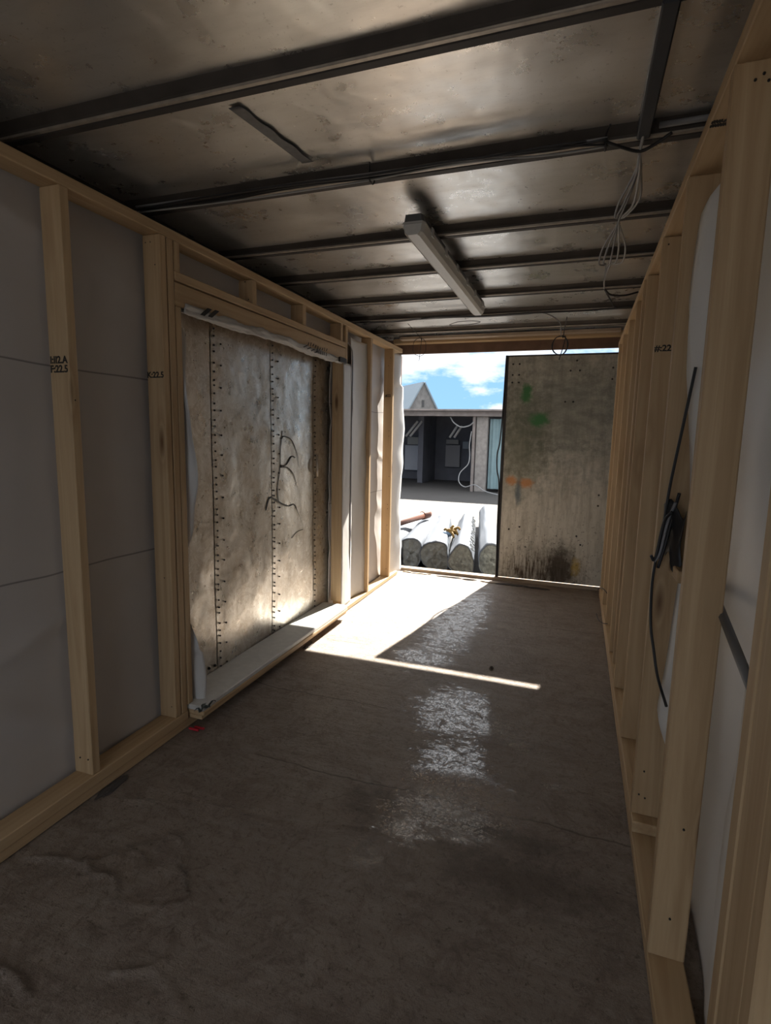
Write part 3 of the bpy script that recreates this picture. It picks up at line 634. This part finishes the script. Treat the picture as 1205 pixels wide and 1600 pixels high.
tag(link('grey_pipe', tube(bmesh.new(), [(.352, 1.62, 1.03), (.350, 1.22, .93), (.352, .95, .86)], .011, 8, False), flat('grey_conduit', (.16, .17, .19), .5)), 'grey pipe slanting down behind the nearest right stud', 'pipe')
cable([(.27, 4.1, .30), (.235, 4.15, .33), (.21, 4.2, .32), (.20, 4.25, .29)], .003, BLACK, 'thin wire end poking out of the far right studs, upper one', grp='wire ends at the far right studs')
cable([(.27, 4.0, .12), (.24, 4.05, .105), (.215, 4.1, .11), (.20, 4.2, .125)], .003, BLACK, 'thin wire end poking out of the far right studs, lower one', grp='wire ends at the far right studs')
# tape strip on ceiling
bm = sheet(fr(0, 1, .05), fr(0, 1, .05), lambda u, v: Vector((-1.052+.040*u+.055*v+.004*math.sin(v*20)*u, 1.50+.36*v, ZC-.008)), None, .001)
tag(link('tape_strip', bm, flat('grey_tape', (.17, .17, .175), .5, .3, .35, 40)), 'strip of grey tape stuck on the ceiling sheet between the two nearest beams', 'tape')
# floor bits
b = bmesh.new(); bx(b, -1.655, -1.60, 1.955, 1.965, .004, .014, .002); bx(b, -1.64, -1.585, 1.975, 1.987, .004, .012, .002)
tag(link('red_strap', b, RED), 'small red plastic strap end on the floor beside the near end of the sill', 'strap')
def debris(x, y, sx_, sy_, seed, lab, mat=DEB, grp=None, z=.004):
    b = bmesh.new(); rn = random.Random(seed)
    bmesh.ops.create_icosphere(b, subdivisions=3, radius=1)
    for v in b.verts:
        k = 1+.45*nz3(v.co.x*1.8+seed, v.co.y*1.8, v.co.z*1.8)+.25*nz3(v.co.x*5+seed, v.co.y*5, 2)
        v.co = Vector((x+v.co.x*sx_*k, y+v.co.y*sy_*k, max(-.002, z+v.co.z*.008*k)))
    return tag(link('debris_scrap', b, mat), lab, 'debris', grp)
debris(-1.650, 1.50, .022, .075, 1, 'dark crumbled scrap on the floor under the left bottom plate')
debris(-1.62, 3.10, .02, .06, 2, 'dark grit on the floor beside the sunlit end of the sill')
GD = 'scraps along the doorway threshold'
for i, (x, y, a, b_) in enumerate([(-1.45, 5.27, .10, .018), (-1.15, 5.25, .12, .02), (-.95, 5.24, .07, .02), (-.72, 5.22, .10, .025), (-.52, 5.20, .16, .03), (-.30, 5.18, .12, .02), (-1.60, 5.28, .05, .015)]):
    debris(x, y, a, b_, 10+i, ['gritty scrap inside the threshold in front of the slit-ended roll', 'flat gritty scrap in front of the largest printed roll', 'small grit scrap in front of the rightmost roll', 'grit scrap at the foot of the closed door leaf edge', 'longest flat scrap at the foot of the closed end door', 'rightmost flat scrap lying at the foot of the closed end door', 'leftmost small scrap at the threshold beside the membrane flap'][i], DEB if i % 3 else WXG, GD)
debris(-.42, 3.10+.1, .012, .02, 30, 'tiny dark chip on the floor just beyond the strip of sunlight')

# ---------------------------------------------------------------- insulation rolls
def rollobj(prof, f0, b0, sc, lab, core_bump=.022, bulge=.03):
    """prof: list of (dx,dz) around the front centre f0; back centre b0"""
    o = empty('insulation_roll', (f0[0], f0[1], -.15)); tag(o, lab, 'insulation roll', 'wrapped insulation rolls outside the doorway')
    P = catmull([(x, 0, z) for x, z in prof]+[(prof[0][0], 0, prof[0][1])], 5)[:-1]
    f0, b0 = Vector(f0), Vector(b0); n = 22
    bm = bmesh.new(); R = []
    for i in range(n+1):
        t = i/n; c = f0.lerp(b0, t); s_ = 1+(sc-1)*t
        if t > .93: s_ *= 1-.10*((t-.93)/.07)**2
        ring = []
        for k, p in enumerate(P):
            q = c+Vector((p.x*s_, 0, p.z*s_)); w = .010*nz3(k*.5, t*7, f0.x*3)+.004*nz3(k*1.3, t*26, f0.x)
            d = Vector((p.x, 0, p.z)).normalized(); q = q+d*w; q.z = max(q.z, -.149); ring.append(bm.verts.new(q))
        R.append(ring)
    m = len(P)
    for i in range(n):
        for k in range(m): f = bm.faces.new((R[i][k], R[i][(k+1) % m], R[i+1][(k+1) % m], R[i+1][k])); f.smooth = True
    inner = [bm.verts.new(v.co+(f0-v.co)*.06+Vector((0, .012, 0))) for v in R[0]]
    for k in range(m): bm.faces.new((R[0][(k+1) % m], R[0][k], inner[k], inner[(k+1) % m]))
    bm.faces.new(R[-1]); bmesh.ops.recalc_face_normals(bm, faces=bm.faces)
    link('plastic_sleeve', bm, SLEEVE, o)
    # wool end
    bm = bmesh.new(); rings = []; K = 12
    for j in range(1, K+1):
        s_ = j/K*.955; rings.append([])
        for k, p in enumerate(P):
            sp_ = .014*nz3(p.x*s_*60+3*math.sin(p.z*s_*30), p.z*s_*45, f0.x*5)
            dd = core_bump*nz3(p.x*s_*22, p.z*s_*22, f0.x*7)+sp_-.0*j
            rings[-1].append(bm.verts.new((f0.x+p.x*s_, f0.y+.012+dd, max(-.146, f0.z+p.z*s_))))
    cv = bm.verts.new((f0.x, f0.y+.04, f0.z))
    for k in range(m): bm.faces.new((cv, rings[0][(k+1) % m], rings[0][k])).smooth = True
    for j in range(K-1):
        for k in range(m): bm.faces.new((rings[j][k], rings[j][(k+1) % m], rings[j+1][(k+1) % m], rings[j+1][k])).smooth = True
    bmesh.ops.recalc_face_normals(bm, faces=bm.faces)
    link('wool_core', bm, WOOL, o)
    return o
rollobj([(-.11, .15), (.02, .185), (.12, .13), (.13, -.02), (.10, -.13), (0, -.17), (-.08, -.13), (-.10, .0)], (-1.80, 6.02, .03), (-2.06, 8.0, .06), .95, 'small squarish wrapped roll left of the middle rolls, under the terracotta pipe end')
rollobj([(-.14, .12), (-.02, .165), (.12, .16), (.15, .05), (.165, -.10), (.11, -.165), (-.04, -.155), (-.14, -.09), (-.18, .02)], (-1.50, 6.00, .03), (-1.97, 8.4, .05), .85, 'fat wrapped insulation roll with a slit end, left of the one with print')
ro = rollobj([(-.12, .07), (-.03, .19), (.08, .17), (.14, .05), (.15, -.08), (.10, -.17), (-.02, -.17), (-.12, -.08), (-.145, .0)], (-1.16, 5.82, .035), (-1.62, 8.55, .05), .92, 'largest wrapped insulation roll, in front, with faint print down its side')
rollobj([(-.12, .08), (-.04, .17), (.06, .18), (.14, .08), (.15, -.05), (.08, -.16), (-.04, -.17), (-.13, -.08)], (-.86, 6.02, .04), (-1.50, 9.6, .10), .80, 'rightmost wrapped insulation roll, partly behind the closed door leaf')
rollobj([(-.12, .10), (0, .165), (.12, .10), (.13, -.06), (.06, -.165), (-.06, -.165), (-.13, -.05)], (-2.10, 6.1, .02), (-2.35, 8.2, .04), .9, 'leftmost wrapped insulation roll, mostly hidden by the doorway flap')
# print on the big roll
b = bmesh.new(); rnd = random.Random(9)
for i in range(34):
    t = .05+i*.026; c = Vector((-1.16, 5.82, .035)).lerp(Vector((-1.62, 8.55, .05)), t); s_ = 1-.08*t
    for k in range(rnd.randint(1, 3)):
        a = .62+rnd.uniform(-.18, .25); dx, dz = .148*math.cos(a)*1.02, .215*math.sin(a)*.98
        q = c+Vector((dx*s_, rnd.uniform(0, .03), dz*s_))
        bmesh.ops.create_cube(b, size=1, matrix=Matrix.Translation(q) @ Matrix.Rotation(.75, 4, 'Y') @ Matrix.Diagonal((rnd.uniform(.012, .04), rnd.uniform(.006, .014), .008, 1)))
tag(link('printed_marks', b, flat('faint_grey_print', (.05, .06, .07), .6), ro), kind='stuff')
pp = empty('terracotta_pipe', (-2.09, 6.4, .30)); tag(pp, 'terracotta plastic drain pipe lying across the insulation rolls', 'pipe')
P0, P1 = Vector((-2.36, 6.15, .245)), Vector((-1.98, 7.45, .31))
link('tube', tube(bmesh.new(), [P0, P1], .050, 16, False), PIPEC, pp)
d_ = (P1-P0).normalized()
link('socket', tube(bmesh.new(), [P1-d_*.16, P1-d_*.145, P1-d_*.02, P1+d_*.01], lambda t: .052 if t < .1 else .060, 16, False), PIPEC, pp)
gl = empty('work_glove', (-1.48, 6.72, .2)); tag(gl, 'crumpled yellow work glove with a blue back lying between two rolls', 'glove')
def blob(c, s, seed, mat, name, fingers=()):
    b = bmesh.new(); bmesh.ops.create_icosphere(b, subdivisions=3, radius=1)
    for v in b.verts:
        k = 1+.35*nz3(v.co.x*1.6+seed, v.co.y*1.6, v.co.z*1.6); v.co = Vector((c[0]+v.co.x*s[0]*k, c[1]+v.co.y*s[1]*k, c[2]+v.co.z*s[2]*k))
    for P in fingers: tube(b, P, lambda t: .019*(1-.3*t), 8, True, 4)
    for f in b.faces: f.smooth = True
    link(name, b, mat, gl)
gc = Vector((-1.47, 6.72, .215))
blob(gc, (.085, .065, .04), 3, GLOVE, 'palm', [[gc, gc+Vector((.04, 0, .03)), gc+Vector((.09, -.01, .055)), gc+Vector((.115, -.02, .03))], [gc+Vector((-.02, 0, 0)), gc+Vector((0, 0, .045)), gc+Vector((.03, .0, .075))],
     [gc+Vector((.02, -.03, 0)), gc+Vector((.07, -.05, .01)), gc+Vector((.10, -.07, -.03))], [gc+Vector((0, -.04, 0)), gc+Vector((.04, -.09, -.02)), gc+Vector((.06, -.12, -.06))], [gc+Vector((-.04, 0, 0)), gc+Vector((-.08, .02, .02)), gc+Vector((-.10, .02, .0))]])
blob(gc+Vector((-.045, -.055, -.035)), (.065, .05, .035), 8, GLOVB, 'cloth_back')

# ---------------------------------------------------------------- shed across the yard
sh = empty('open_shed', (-4, 16, -.15)); tag(sh, 'long low open-fronted shed across the yard, dark inside', 'shed')
link('fascia', box(-9.0, 1.0, 15.55, 15.75, 2.02, 2.16, .01), FASC, sh); 
link('roof_edge', box(-9.0, 1.0, 15.35, 15.9, 2.16, 2.21, .01), FASC, sh)
link('roof', sheet([-9, 1], [15.4, 19.9], lambda u, v: Vector((u, v, 2.20+(v-15.4)*.03)), None, .05), SHEDW, sh)
link('back_wall', box(-9.0, 1.0, 19.6, 19.8, -.15, 2.3), SHEDW, sh)
link('side_wall', box(-8.2, -8.0, 16.0, 19.6, -.15, 2.3), SHEDW, sh)
link('partition', box(-5.18, -5.0, 17.9, 19.6, -.15, 2.25), SHEDW, sh)
link('end_wall', box(.8, 1.0, 16.0, 19.6, -.15, 2.3), SHEDW, sh)
link('left_post', box(-5.75, -5.35, 15.95, 16.2, -.15, 2.03, .02), SHEDW, sh)
link('plastered_post', box(-2.83, -2.50, 15.75, 16.05, -.15, 2.02, .015), PLAST, sh)
link('pale_post', box(-2.93, -2.85, 15.70, 15.82, -.15, 2.02, .005), FASC, sh)
b = bmesh.new(); x = -2.46  # sheet ribs
V0 = []
for i in range(60):
    ph = i % 4; V0.append((x+i*.05, 15.9 if ph in (0, 1) else 15.86))
va = [b.verts.new((p[0], p[1], -.05)) for p in V0]; vb = [b.verts.new((p[0], p[1], 1.96)) for p in V0]
for i in range(59): b.faces.new((va[i], va[i+1], vb[i+1], vb[i]))
b.normal_update(); bmesh.ops.solidify(b, geom=b.faces[:], thickness=.01)
link('corrugated_gate', b, CORR, sh)
G = 'pale things inside the shed'
tag(link('whiteboard', box(-6.12, -5.20, 19.40, 19.44, .18, 1.10, .005), WBOARD), 'large white panel on the shed back wall, at the left', 'panel')
tag(link('white_cabinet', box(-6.0, -5.26, 19.30, 19.5, 1.13, 1.40, .005), flat('beige_cabinet', (.42, .41, .38), .7)), 'beige box above the large white shed panel', 'box')
tag(link('notice_board', box(-4.58, -4.05, 19.44, 19.48, .35, 1.14, .005), flat('grey_panel', (.32, .31, .32), .8)), 'greyish tall panel on the shed back wall, near the middle', 'panel')
tag(link('grey_box', box(-4.55, -4.10, 19.36, 19.5, 1.18, 1.34, .005), flat('grey_box', (.33, .32, .31), .8)), 'small grey box above the greyish shed panel', 'box')
tag(link('wall_box', box(-3.95, -3.74, 19.4, 19.5, 1.02, 1.28, .005), flat('blue_grey_box', (.30, .33, .36), .8)), 'small blue-grey box on the shed wall right of the greyish panel', 'box')
for i, (a, c_, lab) in enumerate([((-5.50, 17.5, 1.42), (-5.10, 17.5, 1.92), 'left-hand slanting twin strip light under the shed roof'), ((-4.0, 17.5, 1.41), (-3.76, 17.5, 1.79), 'right-hand slanting twin strip light under the shed roof')]):
    o = empty('strip_light', a); tag(o, lab, 'lamp', 'strip lights in the shed')
    for k in range(2):
        off = Vector((.15*k, 0, 0)); b = bmesh.new(); A, B = Vector(a)+off, Vector(c_)+off
        tube(b, [A, B], .042, 6, False); link('light_tube', b, flat('off_tube%d%d' % (i, k), (.55, .53, .50), .6), o)
cable([(-3.62, 15.85, 2.0), (-3.50, 15.8, 1.84), (-3.28, 15.8, 1.72), (-3.05, 15.8, 1.76), (-2.9, 15.68, 1.86)], .02, CABW, 'pale hose looping below the shed fascia left of the post', 'hose')
cable([(-2.95, 15.68, 1.6), (-2.99, 15.66, 1.2), (-2.97, 15.66, .9), (-3.0, 15.6, .65), (-3.2, 15.5, .4), (-3.2, 15.4, .15), (-3.0, 15.3, .02), (-2.7, 15.2, .10), (-2.4, 15.1, -.05), (-2.0, 15.0, -.13)], .015, CABW, 'pale hose hanging down the shed post and trailing on the ground', 'hose')

# house gable beyond
def far(p): c = Vector((0, 0, CAMH)); return c+(Vector(p)-c)*3
hs = empty('stone_house', (-26, 92, -.15)); tag(hs, 'steep-roofed house with a grey gable behind the shed', 'house')
C1, C2, AP = far((-9.326, 30.0, 2.93)), far((-7.936, 31.167, 2.93)), far((-8.632, 30.583, 4.50))
nd = Vector((-math.sin(math.radians(40)), math.cos(math.radians(40)), 0))
L = 24
b = bmesh.new()
def prism(b, pts, dirv):
    A = [b.verts.new(p) for p in pts]; B = [b.verts.new(Vector(p)+dirv) for p in pts]; n = len(pts)
    b.faces.new(A); b.faces.new(B[::-1])
    for i in range(n): b.faces.new((A[i], B[i], B[(i+1) % n], A[(i+1) % n]))
    bmesh.ops.recalc_face_normals(b, faces=b.faces)
g0, g1 = C1.copy(), C2.copy(); g0.z = g1.z = -.15
prism(b, [g0, g1, C2, AP, C1], nd*L); link('walls', b, GABLE, hs)
side = (C2-C1).normalized()
for s_, Cc, nm in ((-1, C1, 'roof_left'), (1, C2, 'roof_right')):
    b = bmesh.new(); dn = (Cc-AP).normalized(); e0, e1 = AP-nd*.35, Cc+dn*.5-nd*.35
    nrm = dn.cross(nd).normalized(); nrm = nrm if nrm.z > 0 else -nrm
    prism(b, [e0, e1, e1+nrm*.22, e0+nrm*.22], nd*(L+.7)); link('roof_slope', b, ROOFG, hs)
b = bmesh.new(); mc = (C1+C2)/2; nf = -nd
wc = Vector((mc.x, mc.y, C1.z+.55)); prism(b, [wc+side*-.22+nf*.02, wc+side*.22+nf*.02, wc+side*.22+nf*.02+Vector((0, 0, 1.2)), wc+side*-.22+nf*.02+Vector((0, 0, 1.2))], nf*.05)
link('vent_window', b, flat('dark_vent', (.08, .08, .08), .8), hs)
